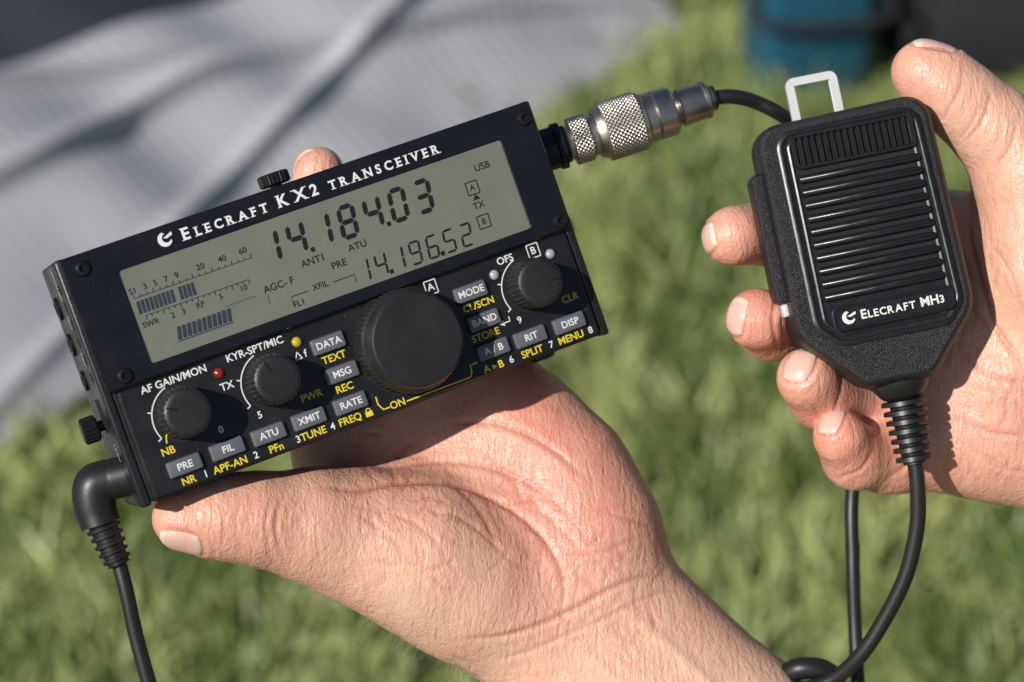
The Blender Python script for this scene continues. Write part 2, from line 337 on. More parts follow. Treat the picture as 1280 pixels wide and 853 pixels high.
for nm,u,v,r,h in KN:
    x,y=L(u,v)
    big=r>10
    nf=60 if big else 30; seg_=nf*4
    if big: prof=[(0,r-1.0),(0.8,r-.8),(1.0,r),(6.2,r-.3),(6.7,r-.7),(7.2,r-1.2),(h-1.4,r-1.7),(h-.5,r-2.0),(h,r-2.6),(h+.05,r-5),(h+.05,0.05)]
    else: prof=[(0,r-1.2),(0.6,r-.9),(0.9,r-.4),(h-6,r-.6),(h-1.2,r-1.0),(h-.35,r-1.4),(h,r-2.0),(h+.08,r-3.0),(h+.1,0.05)]
    fl=(lambda t,a,big=big,h=h,nf=nf: (-0.35 if ((a*nf/(2*math.pi))%1)<0.42 else 0) if (0.95<t<6.3 if big else 0.85<t<h-1.0) else 0)
    V,F=lathe((x,y,PZ-.2),(0,0,1),prof,seg=seg_,rfn=fl); ra(nm,V,F,'knob',angle=35)
    if not big:
        V,F=box(-0.22,0.22,r*0.35,r-1.7,h-0.1,h+0.14)
        a={'af_gain_knob':60,'mic_gain_knob':20,'offset_knob':-100}[nm]; c,s_=math.cos(math.radians(a)),math.sin(math.radians(a))
        V=[(x+p[0]*c-p[1]*s_,y+p[0]*s_+p[1]*c,p[2]+PZ-.2) for p in V]; ra(nm+'_pointer',V,F,'screw')
        R=r+1.5; xc,yc=x+.7,y-.9
        W_.put(*stroke([(xc+R*math.cos(t),yc+R*math.sin(t)) for t in np.linspace(math.radians(108),math.radians(205),24)],0.36,pz))
        for q in (158,205):
            t=math.radians(q); W_.put(*stroke([(xc+R*math.cos(t),yc+R*math.sin(t)),(xc+(R+1.2)*math.cos(t),yc+(R+1.2)*math.sin(t))],0.36,pz+.02))
    V,F=lathe((x,y,PZ-.3),(0,0,1),[(0,r+.5),(.35,r+.4),(.4,r*.5)],seg=48); ra(nm+'_skirt',V,F,'dark')
BT=[('PRE',17.5,65.3),('FIL',30.1,65.1),('ATU',42.3,65.3),('XMIT',54.4,65.2),('RATE',67.0,65.2),('DATA',65.8,46.9),('MSG',67.1,56.1),('MODE',110.3,47.0),('BAND',111.4,56.1),('A / B',111.4,64.9),('RIT',123.1,65.3),('DISP',135.5,65.5)]
bt=Acc()
for t,u,v in BT:
    x,y=L(u,v-0.1); V,F=profile_solid(rrect(x-5.0,x+5.0,y-2.35,y+2.35,0.7),[(0,PZ-.2),(0,PZ+.9),(.25,PZ+1.35),(.6,PZ+1.5)]); bt.put(V,F)
    W_.put(*text_mesh(t,x,y,PZ+1.56,2.85,0.018))
ra('buttons',bt.V,bt.F,'button',angle=30)
rims=Acc()
for t,u,v in BT:
    x,y=L(u,v-0.1); V,F=profile_solid(rrect(x-5.4,x+5.4,y-2.75,y+2.75,0.9),[(0,PZ-.2),(0,PZ+.05)]); rims.put(V,F)
ra('button_gaps',rims.V,rims.F,'dark')
for nm,a,m in (('white_labels',W_,'white'),('yellow_labels',Y_,'yellow'),('darker_yellow_labels',DM,'dim')): ra(nm,a.V,a.F,m,smooth=False)
for i,(u,v,m) in enumerate(((33.6,44.2,'ledr'),(57.4,43.4,'ledy'),(118.9,44.6,'ledw'),(137.1,44.4,'ledw'))):
    x,y=L(u,v); V,F=lathe((x,y,PZ-.3),(0,0,1),[(0,1.5),(.5,1.5),(1.0,1.25),(1.35,.8),(1.5,.05)],seg=24); ra('led_%d'%(i+1),V,F,m)
    V,F=lathe((x,y,PZ-.3),(0,0,1),[(0,2.0),(.45,1.9),(.5,1.4)],seg=24); ra('led_rim_%d'%(i+1),V,F,'case')
for i,(u,v) in enumerate(((4.1,4.1),(142.8,4.3),(7.9,36.0),(143,36.2))):
    x,y=L(u,v); V,F=lathe((x,y,BZ-.2),(0,0,1),[(0,2.3),(.5,2.3),(1.1,1.9),(1.35,1.2),(1.35,1.05),(.6,.95),(.6,.02)],seg=36); ra('screw_%d'%(i+1),V,F,'screw',angle=30)
sd=Acc(); jk=Acc()
for k in range(6):
    V,F=box(-73.45,-73.2,27-k*5.2,30-k*5.2,-9,-6.5); jk.put(V,F)
for k,(yy,zz,rr) in enumerate(((24,-27,3.4),(13,-27,3.4),(2,-27,3.0))):
    V,F=lathe((-73.0,yy,zz),(-1,0,0),[(0,rr),(1.0,rr),(1.2,rr-.4),(1.2,rr-1.3),(.2,rr-1.4),(.2,.02)],seg=28); sd.put(V,F)
V,F=box(-73.6,-73.2,-14,-4,-19,-13); jk.put(V,F)
ra('side_jacks',sd.V,sd.F,'screw',angle=30); ra('side_slots',jk.V,jk.F,'dark')
sw=Acc()
for yy,s in ((30,'PHONES'),(19,'MIC'),(8,'KEY'),(-20,'13.8V')):
    V,F=text_mesh(s,0,0,0,2.4,0.015); V=[(-73.42,-v[0]*1+yy,v[1]-12) for v in V]; sw.put(V,[tuple(reversed(f)) for f in F])
ra('side_labels',sw.V,sw.F,'white',smooth=False)
V,F=lathe((-73.2,-11.5,-17),(-1,0,0),[(0,1.6),(2.2,1.6),(2.3,3.2),(2.8,3.6),(6.6,3.6),(7.1,3.2),(7.1,.02)],seg=72,rfn=lambda t,a:(0.35*(1 if ((a*18/(2*math.pi))%1)<.5 else 0) if 2.7<t<6.7 else 0)); ra('side_thumbscrew',V,F,'screw',angle=35)
x,y=L(66.5,0); V,F=lathe((x+1.5,36.2,-15),(0,1,0),[(0,1.8),(.8,1.8),(.9,4.0),(1.4,4.4),(4.2,4.4),(4.6,4.0),(4.6,.02)],seg=96,rfn=lambda t,a:(0.3*(1 if ((a*24/(2*math.pi))%1)<.5 else 0) if 1.3<t<4.3 else 0)); ra('top_thumbscrew',V,F,'screw',angle=35)
for i,xx in enumerate((-60,60)):
    V,F=lathe((xx,-36.3,-30),(0,-1,0),[(0,4),(2.2,4),(2.8,3.4),(2.8,.05)],seg=28); ra('foot_%d'%(i+1),V,F,'rubber')

# ================================================================== CONNECTOR + CABLES
conn=empty('cable_connector',FR)
A=S(676,190,2); Bp=S(892,122,-4); D=Bp-A; ln=np.linalg.norm(D)/223.0*0.985
pr=lambda L_: [(s*ln,r*0.242) for s,r in L_]
ca=lambda n,V,F,m,**k: add(n,V,F,M[m],parent=conn,**k)
V,F=lathe(A,D,pr([(-8,20),(0,20),(1,27),(18,27),(20,30),(28,30),(30,24),(34,24)]),seg=12); ca('panel_nut',V,F,'screw',angle=25)
V,F=lathe(A,D,pr([(28,22),(44,22),(44,20),(60,20)]),seg=48); ca('collar',V,F,'nickel',angle=30)
def diamond(n,pitch,d):
    def f(t,a):
        p=a*n/(2*math.pi); q=t/pitch
        s1=abs(((p+q)%1)-.5)*2; s2=abs(((p-q)%1)-.5)*2
        return d*min(1,min(s1,s2)*1.6)-d*0.5
    return f
def knurled(nm,s0,s1,r,n,d):
    k=int((s1-s0)*ln/0.14); pts=[(s0*ln+(s1-s0)*ln*i/k,r*.242) for i in range(k+1)]
    seg_=n*12; V,F=lathe(A,D,pts,seg=seg_,rfn=diamond(n,2*math.pi*r*.242/n,d)); ca(nm,V,F,'nickel',angle=None)
knurled('knurled_ring',40,62,29,30,0.42); knurled('knurled_sleeve',82,128,37,38,0.5)
V,F=lathe(A,D,pr([(60,20),(62,24),(64,26),(70,26),(72,30),(78,33),(81,34),(84,34),(84.5,30)]),seg=64); ca('shell_front',V,F,'nickel',angle=30)
V,F=lathe(A,D,pr([(126,30),(127,35),(133,35),(135,33),(136,31.5),(146,31.5),(148,29.5),(150,31.5),(170,31),(174,27),(177,21),(179,20),(182,24),(212,23),(216,22),(219,18),(224,17),(224,9)]),seg=64); ca('shell_rear',V,F,'nickel',angle=30)
V,F=lathe(A,D,pr([(212,23.2),(213,24.3),(217,24.3),(218,23)]),seg=6*8); ca('clamp_ring',V,F,'nickel')
V,F=lathe(A,D,pr([(222,16),(224,16.5),(228,15),(229,9)]),seg=32); ca('grommet',V,F,'rubber')
Pc=[S(888,123,-4),S(915,121,-5),S(945,128,-8),(S(985,150,-12)),S(1040,200,-38),S(1090,330,-52),S(1085,480,-50),S(1066,610,-40),S(1066,700,-38),S(1069,790,-38),S(1076,900,-36),S(1090,1000,-36)]
C=catmull(Pc,14); V,F=sweep(C,[2.25]*len(C),20); add('microphone_cord',V,F,M['rubber'],matrix=FR)
pw=empty('power_cable',FR); pa=lambda n,V,F,m,**k: add(n,V,F,M[m],parent=pw,**k)
C=catmull([S(172,592,36),S(150,597,36),S(130,602,36),S(119,609,36),S(118,630,36),S(126,656,36)],8)
n=len(C); R=[6.0 if i<n*0.28 else 5.9+0.5*math.sin(math.pi*min(1,(i/n-.28)/.6)) for i in range(n)]; R[0]=4.8
V,F=sweep(C,R,28); pa('right_angle_plug',V,F,'rubber')
V,F=sweep([S(176,591,36),S(166,593.5,36)],[7.0,7.0],28); pa('plug_collar',V,F,'rubber')
C=catmull([S(126,650,36),S(133,668,36),S(141,688,36),S(149,706,36)],20); n=len(C)
V,F=sweep(C,[ (5.4-1.5*i/n)*(1 if (i//5)%2==0 else .80) for i in range(n)],28); pa('strain_relief',V,F,'rubber',angle=30)
C=catmull([S(147,698,36),S(158,740,36),S(170,795,35),S(188,860,34),S(215,950,32)],12); V,F=sweep(C,[2.2]*len(C),20); pa('cord',V,F,'rubber')

# ================================================================== MICROPHONE
ms_=0.2316*1.045
mic=empty('hand_microphone',FR@Matrix.Translation(Vector(tuple(S(1086,294,30)))*MM)@Euler((math.radians(-2),math.radians(3),math.radians(11.5)),'XYZ').to_matrix().to_4x4()@Matrix.Diagonal((ms_*1.01,ms_,ms_,1)))
ma=lambda n,V,F,m,**k: add(n,V,F,M[m],parent=mic,**k)
O=round_poly([(-108,-105),(-36,-180),(46,-182),(112,-108),(106,158),(-107,153)],[52,26,26,52,30,30],10)
V,F=profile_solid(O,[(24,-95),(10,-90),(3,-80),(0,-64),(0,-22),(2,-10),(7,-3),(14,0)]); ma('shell',V,F,'plast',angle=50)
V,F=profile_solid(inset(O,-0.6),[(0,-50),(0,-46)]); ma('seam',V,F,'dark')
O2=round_poly([(-84,-98),(-58,-122),(72,-122),(92,-98),(86,140),(-84,138)],[26,20,20,26,20,20],9)
V,F=profile_solid(O2,[(-3,-4),(-3,2.0),(0,3.6),(2.5,3.6),(4,2.4),(5,2.2)]); ma('front_panel',V,F,'plasts',angle=30)
O3=inset(O2,11); V,F=profile_solid(O3,[(-2,2),(-2,3.4),(0,4.2),(2,3.6),(3,3)]); ma('front_ridge',V,F,'plasts',angle=30)
rib=Acc()
for i in range(10):
    y=80-i*16.0; w0=-70; w1=78
    V,F=profile_solid(rrect(w0,w1,y-4.8,y+4.8,4.6,5),[(0,2),(0,7),(1.2,9),(2.6,9.8)]); rib.put(V,F)
ma('grille_ribs',rib.V,rib.F,'plasts',angle=40)
g=Acc()
for i in range(10):
    y=88-i*16.0; V,F=box(-66,74,y-2.4,y+2.4,2.5,3.4); g.put(V,F)
V,F=box(-64,72,97,130,2.5,3.5); g.put(V,F)
ma('grille_gaps',g.V,g.F,'dark',smooth=False)
sl=Acc()
fo=rrect(-70,78,92,135,8,5); n=len(fo); Vf=[];Ff=[]
for d,z in ((0,2.6),(0,7),(1.2,8.4),(4,8.4),(5,7.4),(5,3)):
    for p in inset(fo,d): Vf.append((p[0],p[1],z))
for r in range(5):
    for i in range(n):
        j=(i+1)%n; Ff.append((r*n+i,r*n+j,(r+1)*n+j,(r+1)*n+i))
sl.put(Vf,Ff)
for i in range(17):
    x=-59+i*7.9; V,F=profile_solid(rrect(x-2.4,x+2.4,96,131,1.8,3),[(0,2.6),(0,6.6),(1,7.8)]); sl.put(V,F)
ma('slot_grille',sl.V,sl.F,'plasts',angle=35)
V,F=profile_solid(rrect(-64,84,-107,-77,9),[(0,2.5),(0,6.2),(1.5,7.2),(3,7.2),(4,6.0),(4.5,6.0)]); ma('name_plate',V,F,'plasts',angle=30)
mw=Acc()
x=-30
for k_,ch in enumerate('ELECRAFT MH3'):
    if ch==' ': x+=5; continue
    V,F=text_mesh(ch,0,0,0,15.5 if k_==0 or ch in 'MH' else 12.5,0.022,'LEFT'); my=min(v[1] for v in V); mn=min(v[0] for v in V); mxx=max(v[0] for v in V)
    mw.put([(v[0]-mn+x,v[1]-my-97,6.6) for v in V],F); x+=mxx-mn+1.5
emblem(mw,-45,-92,8,6.6)
ma('name_print',mw.V,mw.F,'white',smooth=False)
V,F=profile_solid(rrect(-60,100,-66,-22,9),[(0,-4),(0,8),(3,12),(8,14.5)])
V=[(-106-v[2],v[0],v[1]) for v in V]; ma('talk_bar',V,[tuple(f) for f in F],'plast',angle=35)
V,F=box(-114,-104,-76,-60,-50,-30); ma('talk_bar_hinge',V,F,'clip',bevel=2)
fo=rrect(-46,18,120,212,10,6); n=len(fo); Vf=[];Ff=[]
for d,z in ((0,-84),(0,-76),(10,-76),(10,-84)):
    for p in inset(fo,d): Vf.append((p[0],p[1],z))
for r in range(4):
    for i in range(n):
        j=(i+1)%n; q=(r+1)%4; Ff.append((r*n+i,r*n+j,q*n+j,q*n+i))
ma('hanging_clip',Vf,Ff,'clip',bevel=1.2)
mc=empty('microphone_cord.001',FR); mca=lambda n,V,F,m,**k: add(n,V,F,M[m],parent=mc,**k)
P0=S(1122,462,20);P1=S(1144,580,20); D=P1-P0; l=np.linalg.norm(D)
prof=[(0,9.2),(l*.12,9.0),(l*.20,8.0),(l*.27,6.6),(l*.30,5.6)]
t=.32
while t<.97:
    r=5.4-1.2*(t-.3)/.7
    prof+=[(l*t,r*.8),(l*(t+.005),r*1.22),(l*(t+.05),r*1.25),(l*(t+.06),r*.8),(l*(t+.088),r*.8)]; t+=.098
prof+=[(l,2.6)]
V,F=lathe(P0,D,prof,seg=36); mca('strain_relief',V,F,'rubber',angle=35)
C=catmull([S(1143,572,20),S(1147,610,19),S(1146,660,17),S(1132,720,14),S(1105,775,10),S(1075,820,6),S(1040,850,0),S(1000,862,-4),S(985,848,-8),S(1005,835,-12),S(1040,845,-12),S(1050,880,-10),S(1000,930,-8)],14)
V,F=sweep(C,[2.35]*len(C),20); mca('cord',V,F,'rubber')
C=catmull([S(978,846,-10),S(1000,836,-6),S(1028,838,-6),S(1042,852,-8),S(1030,872,-10),S(995,872,-10)],10); V,F=sweep(C,[3.4]*len(C),20); mca('cord_coil',V,F,'rubber')

# ================================================================== HANDS (signed distance fields -> surface nets)
def smin(a,b,k):
    h=np.clip(0.5+0.5*(b-a)/k,0,1); return b+(a-b)*h-k*h*(1-h)
def cone_d(P,a,b,ra_,rb):
    ba=b-a; t=np.clip(((P-a)@ba)/(ba@ba),0,1)
    return np.linalg.norm(P-(a+t[...,None]*ba),axis=-1)-(ra_+(rb-ra_)*t)
class Hand:
    def __init__(s): s.groups=[];
    def chain(s,pts,k=4,grp='palm'):
        prims=[]
        for p,q in zip(pts[:-1],pts[1:]): prims.append((S(*p[:3]),S(*q[:3]),p[3],q[3]))
        s.groups.append((grp,k,prims))
    def ev(s,P,only=None):
        res={}
        for gi,(grp,k,prims) in enumerate(s.groups):
            if only is not None and gi!=only: continue
            f=None
            for a,b,r0,r1 in prims:
                d=cone_d(P,a,b,r0,r1); f=d if f is None else smin(f,d,k)
            if grp in res: res[grp]=smin(res[grp],f,1.0 if grp=='finger' else 9.0)
            else: res[grp]=f
        if only is not None: return list(res.values())[0]
        out=res['palm']
        if 'finger' in res: out=smin(out,res['finger'],5.0)
        return out
    def build(s,name,h,creases,reds,lumpamp=0.42):
        allp=[(a,b,max(r0,r1)) for g,k,pr_ in s.groups for a,b,r0,r1 in pr_]
        lo=np.min([np.minimum(a,b)-r for a,b,r in allp],0)-4; hi=np.max([np.maximum(a,b)+r for a,b,r in allp],0)+4
        dims=np.ceil((hi-lo)/h).astype(int)+1
        ax=[lo[i]+h*np.arange(dims[i]) for i in range(3)]
        fields={}
        for grp,k,prims in s.groups:
            f=np.full(dims,50.0,np.float32)
            for a,b,r0,r1 in prims:
                r=max(r0,r1)+10; i0=np.maximum(0,((np.minimum(a,b)-r-lo)/h).astype(int)); i1=np.minimum(dims,((np.maximum(a,b)+r-lo)/h).astype(int)+2)
                sl_=tuple(slice(x,y) for x,y in zip(i0,i1))
                X,Y,Z=np.meshgrid(*[ax[i][sl_[i]] for i in range(3)],indexing='ij')
                d=cone_d(np.stack([X,Y,Z],-1).astype(np.float32),a.astype(np.float32),b.astype(np.float32),r0,r1)
                f[sl_]=smin(f[sl_],d,k)
            if grp in fields: fields[grp]=smin(fields[grp],f,1.0 if grp=='finger' else 9.0)
            else: fields[grp]=f
        Fd=fields['palm']
        if 'finger' in fields: Fd=smin(Fd,fields['finger'],5.0)
        Sg=Fd<0
        c=[Sg[i:dims[0]-1+i,j:dims[1]-1+j,k:dims[2]-1+k] for i in (0,1) for j in (0,1) for k in (0,1)]
        an=np.logical_or.reduce(c)&~np.logical_and.reduce(c); idx=np.argwhere(an)
        vid=np.full(an.shape,-1,np.int64); vid[tuple(idx.T)]=np.arange(len(idx))
        acc=np.zeros((len(idx),3));cnt=np.zeros(len(idx))
        for e in range(3):
            o1,o2=[x for x in range(3) if x!=e]
            for p in (0,1):
                for q in (0,1):
                    off=np.zeros(3,int);off[o1]=p;off[o2]=q; A_=idx+off; off2=off.copy();off2[e]=1;B_=idx+off2
                    fa=Fd[tuple(A_.T)];fb=Fd[tuple(B_.T)]; m=(fa<0)!=(fb<0)
                    t=np.where(m,fa/np.where(m,fa-fb,1),0); pos=A_.astype(float); pos[:,e]+=t
                    acc[m]+=pos[m];cnt[m]+=1
        Vv=lo+h*(acc/cnt[:,None])
        Q=[]
        for e in range(3):
            a1,a2=[(1,2),(2,0),(0,1)][e]
            sl0=[slice(None)]*3;sl1=[slice(None)]*3;sl0[e]=slice(0,-1);sl1[e]=slice(1,None)
            s0=Sg[tuple(sl0)];s1=Sg[tuple(sl1)]; ed=np.argwhere(s0!=s1); ins=s0[tuple(ed.T)]
            def cell(d1,d2):
                z=ed.copy(); z[:,a1]+=d1;z[:,a2]+=d2; return vid[tuple(z.T)]
            q=np.stack([cell(-1,-1),cell(0,-1),cell(0,0),cell(-1,0)],1); q[~ins]=q[~ins][:,::-1]; Q.append(q)
        Q=np.concatenate(Q)
        E=np.concatenate([Q[:,[0,1]],Q[:,[1,2]],Q[:,[2,3]],Q[:,[3,0]]]); nV=len(Vv)
        deg=np.bincount(E[:,0],minlength=nV)+np.bincount(E[:,1],minlength=nV)
        def lap(X):
            return np.stack([(np.bincount(E[:,0],X[E[:,1],i],nV)+np.bincount(E[:,1],X[E[:,0],i],nV))/deg for i in range(X.shape[1])],1)
        for _ in range(4): Vv=Vv+0.5*(lap(Vv)-Vv)
        fn=np.cross(Vv[Q[:,2]]-Vv[Q[:,0]],Vv[Q[:,3]]-Vv[Q[:,1]]); nn=np.zeros_like(Vv)
        for i in range(4):
            for a in range(3): nn[:,a]+=np.bincount(Q[:,i],fn[:,a],nV)
        nn/=np.linalg.norm(nn,axis=1)[:,None]+1e-9
        lump=np.array([noise.noise(Vector(p/19.0))*0.9+noise.noise(Vector(p/7.0))*0.3 for p in Vv]); 
        cre=np.zeros(nV); disp=lump*lumpamp
        sc_=0.242*(700-Vv[:,2])/700; px=np.stack([Vv[:,0]/sc_+640,426.5-Vv[:,1]/sc_],1)
        for pts,w,dep in creases:
            pp=catmull([(x,y,0) for x,y in pts],8)[:,:2] if len(pts)>2 else np.array(pts,float)
            m=(px[:,0]>pp[:,0].min()-40)&(px[:,0]<pp[:,0].max()+40)&(px[:,1]>pp[:,1].min()-40)&(px[:,1]<pp[:,1].max()+40)&(nn[:,2]>0.05)
            q=px[m]; d=np.full(len(q),1e9); tt=np.zeros(len(q))
            for i in range(len(pp)-1):
                a=pp[i];b=pp[i+1];ba=b-a;t=np.clip(((q-a)@ba)/(ba@ba+1e-9),0,1); dd=np.linalg.norm(q-a-t[:,None]*ba,axis=1)
                u=dd<d; d[u]=dd[u]; tt[u]=(i+t[u])/(len(pp)-1)
            d*=0.242; fade=np.clip(np.minimum(tt,1-tt)*4,0.0,1)**.8
            w2=w*.70
            g_=np.exp(-(d/w2)**2)*fade
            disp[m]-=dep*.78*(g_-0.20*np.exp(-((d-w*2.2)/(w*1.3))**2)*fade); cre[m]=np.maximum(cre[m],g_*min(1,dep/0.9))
        Vv=Vv+nn*disp[:,None]
        for (nm,cc_,n_,tp_,w_,l_,only) in s.nails:
            n_=np.array(n_,float);n_/=np.linalg.norm(n_);tp=np.array(tp_,float);tp-=n_*(tp@n_);tp/=np.linalg.norm(tp);sd_=np.cross(tp,n_)
            C0=S(*cc_); P=C0+n_*14
            for _ in range(60): P=P-n_*np.clip(s.ev(P[None],only)[0],-1,3)*0.7
            dl=Vv-P; a=dl@sd_/(w_/2); b=dl@tp/(l_/2); e=(np.abs(a)**2.6+np.abs(b)**2.6)**(1/2.6); k_=(nn@n_>0.05)&(np.abs(dl@n_)<6)
            fold=np.where(k_,np.exp(-((e-1.04)/0.09)**2)*np.clip((1.0-b)*1.5,0,1),0); swell=np.where(k_,np.exp(-((e-1.30)/0.16)**2)*np.clip((0.9-b),0,1),0)
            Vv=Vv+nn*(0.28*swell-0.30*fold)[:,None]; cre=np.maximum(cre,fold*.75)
        red=np.zeros(nV)
        for x,y,z,r,a in reds:
            d=np.linalg.norm(Vv-S(x,y,z),axis=1); red+=a*np.exp(-(d/r)**2)
        me=bpy.data.meshes.new(name); me.from_pydata((Vv*MM).tolist(),[],Q.tolist()); me.update(); me.materials.append(M['skin'])
        me.polygons.foreach_set('use_smooth',[True]*len(me.polygons))
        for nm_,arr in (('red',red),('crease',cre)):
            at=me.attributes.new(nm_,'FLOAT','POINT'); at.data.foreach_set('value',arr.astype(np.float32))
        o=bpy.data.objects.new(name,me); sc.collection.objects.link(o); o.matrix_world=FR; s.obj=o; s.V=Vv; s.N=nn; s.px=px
        for nl in s.nails: s.nail(*nl)
        return o
    def nail(s,name,c,n,tip,w,l,only=None):
        n=np.array(n,float);n/=np.linalg.norm(n);tip=np.array(tip,float);tip-=n*(tip@n);tip/=np.linalg.norm(tip);sd_=np.cross(tip,n)
        G=15; a=np.linspace(-1,1,G); Aa,Bb=np.meshgrid(a,a,indexing='ij')
        xx=Aa*np.sqrt(1-0.38*Bb**2)*w/2; yy=Bb*np.sqrt(1-0.25*Aa**2)*l/2
        C0=S(*c); P=C0+n*14+xx[...,None]*sd_+yy[...,None]*tip; P=P.reshape(-1,3)
        for _ in range(60):
            d=s.ev(P,only); P=P-n*np.clip(d,-1,3)[:,None]*0.7
        edge=np.maximum(np.abs(Aa),np.abs(Bb)).reshape(-1)
        off=0.40*(1-edge**6)-0.14+0.26*np.clip((Bb.reshape(-1)-.6)/.4,0,1)
        dist=((P-C0)@n); mx_=dist.max(); P=P+n*((mx_-dist)*0.2)[:,None]*(1-edge**4)[:,None]+n*off[:,None]
        F=[(i*G+j,(i+1)*G+j,(i+1)*G+j+1,i*G+j+1) for i in range(G-1) for j in range(G-1)]
        o=add(name,P,F,M['nail'],parent=s.obj)
        at=o.data.attributes.new('tip','FLOAT','POINT'); at.data.foreach_set('value',((Bb.reshape(-1)+1)/2).astype(np.float32))
        so=o.modifiers.new('s','SOLIDIFY'); so.thickness=0.0004; so.offset=-1
        ss=o.modifiers.new('ss','SUBSURF'); ss.levels=1; ss.render_levels=1

H1=Hand()
H1.chain([(655,775,-10,20.5),(850,985,-14,23),(1010,1150,-20,26)],6)
H1.chain([(722,700,-12,20),(920,905,-16,23),(1080,1080,-22,26)],6)
H1.chain([(688,740,-9,20),(900,960,-12,22)],6)
H1.chain([(655,775,-10,20.5),(585,725,-3,23.5),(520,690,4,22)],8)
H1.chain([(520,690,4,22),(440,668,10,19),(385,655,18,15.5),(320,648,26,12.6),(270,646,30,10.8),(228,648,33,8.8)],6)
H1.chain([(725,710,-12,22),(735,670,-13,21.5),(700,600,-16,21),(650,540,-18,18.5),(600,470,-20,14)],8)
H1.chain([(620,680,-14,21),(560,590,-20,19),(480,540,-16,15)],8)
H1.chain([(640,640,-18,20),(600,560,-22,18),(540,500,-20,15)],8)
H1.chain([(500,650,-8,17),(450,600,-14,15),(420,563,-13,13)],7)
for pts in ([(420,563,-13,12.5),(404,470,-12,9.5),(400,400,-8,9.8),(399,310,-6,8.6),(399,250,-6,8.4),(399,215,-5,7.6)],
            [(480,530,-18,12),(478,420,-18,9.8),(490,330,-16,9.4),(500,250,-16,8)],
            [(545,500,-20,12),(560,400,-24,9.8),(585,310,-24,9),(600,240,-24,8)],
            [(610,480,-20,11),(650,390,-30,8.8),(675,330,-30,8.4),(690,290,-30,7.4)]): H1.chain(pts,3,'finger')
cr=[([(395,606),(445,613),(500,604),(565,606),(630,632),(680,675),(705,725),(700,770)],1.1,1.0),
    ([(470,590),(540,578),(610,585),(670,610),(720,650)],1.0,.75),
    ([(560,530),(620,530),(680,555),(735,600)],1.0,.75),
    ([(575,800),(640,792),(710,765),(780,728),(836,716)],.9,.85),
    ([(620,826),(670,810),(750,775),(820,742),(860,740)],.9,.45),
    ([(700,790),(780,860),(860,940)],2.6,-.75),([(760,745),(850,820),(950,915)],2.4,-.55),([(650,800),(720,870),(780,940)],2.2,-.4),
    ([(560,600),(600,640),(625,690)],.9,.5),([(620,640),(660,625),(700,622)],.8,.45),([(540,640),(580,650),(640,700)],.8,.4),
    ([(640,600),(690,650),(730,690)],.8,.4),([(600,560),(640,600),(660,640)],.8,.35),([(700,690),(750,690),(800,670)],.8,.4),
    ([(352,622),(345,660),(352,698)],.8,.4),([(340,618),(333,655),(338,695)],.7,.3),([(300,625),(295,650),(300,690)],.7,.22),
    ([(480,640),(520,655),(560,690)],.8,.35),([(440,640),(480,665),(520,710)],.8,.3),([(750,640),(790,650),(820,660)],.8,.35)]
for i in range(95):
    x=420+random.random()*390;y=590+(x-440)*.42+random.random()*165-60;a=random.uniform(-.3,1.3) if i%3 else random.uniform(-.9,-.2);l_=random.uniform(16,55)
    cr.append(([(x,y),(x+l_*.5*math.cos(a),y+l_*.5*math.sin(a)+random.uniform(-4,4)),(x+l_*math.cos(a),y+l_*math.sin(a))],.75,random.uniform(.12,.36)))
for i in range(16):
    x=250+i*11+random.uniform(-4,4); cr.append(([(x,625+random.uniform(0,25)),(x-4,655),(x+random.uniform(-3,5),675+random.uniform(0,18))],.7,random.uniform(.08,.2)))
rd=[(225,648,33,22,.45),(399,215,0,18,.4),(440,600,0,25,.3),(700,560,0,30,.35),(760,660,5,25,.3),(560,640,10,28,.18),(660,500,-5,25,.35),(330,640,30,16,.18)]
H1.nails=[('thumb_nail',(232,658,32),(-.1,-.68,.72),(-1,-.05,.1),11.5,13,4),('index_nail',(385,205,-5),(-.85,.2,-.25),(0.1,1,0),8.5,10.5,None)]
H1.build('hand',0.8,cr,rd)
hv=Acc(); cand=np.where((H1.px[:,1]>770)&(H1.N[:,2]<0.45)&(H1.N[:,0]<0)&(H1.px[:,1]<1000))[0]
for i in rng.choice(cand,min(600,len(cand)),replace=False):
    p=H1.V[i];nr=H1.N[i]; d=nr*.6+np.array((-.35+rng.normal()*.3,-.4+rng.normal()*.3,rng.normal()*.25)); d/=np.linalg.norm(d); l_=rng.uniform(3,8)
    w=np.cross(d,(0.1,0.2,1)); w/=np.linalg.norm(w); q=p+d*l_*.5+nr*.3; r_=p+d*l_-nr*.3
    hv.put([p-w*.06,p+w*.06,q+w*.05,q-w*.05,r_],[(0,1,2,3),(3,2,4)])
add('arm_hair',hv.V,hv.F,simple('hair',(0.05,0.03,0.02),.5),parent=H1.obj)

H2=Hand()
H2.chain([(1330,560,-14,22),(1230,545,-12,18),(1150,545,-10,15),(1110,560,-8,13)],8)
H2.chain([(1350,480,-12,24),(1250,470,-10,20),(1160,450,-12,16),(1080,440,-16,12)],8)
H2.chain([(1360,400,-12,24),(1260,380,-12,19),(1160,360,-18,15),(1060,350,-18,12)],8)
H2.chain([(1350,330,-10,22),(1270,310,-13,16),(1190,297,-18,13),(1100,295,-22,12)],8)
H2.chain([(1370,430,-4,24),(1320,330,2,22),(1300,240,4,18)],8)
H2.chain([(1345,280,0,20),(1285,205,6,14.5),(1240,160,9,12.2),(1200,125,11,10.8),(1172,103,12,10.0),(1150,88,13,8.6)],5)
H2.chain([(1350,500,-16,24),(1500,520,-18,24),(1800,560,-20,30)],8)
H2.chain([(1350,420,-16,24),(1500,440,-18,24),(1800,470,-20,30)],8)
H2.chain([(1110,292,-20,11),(1010,288,-14,10),(960,291,-4,9.5),(916,295,8,9.0)],3,'finger')
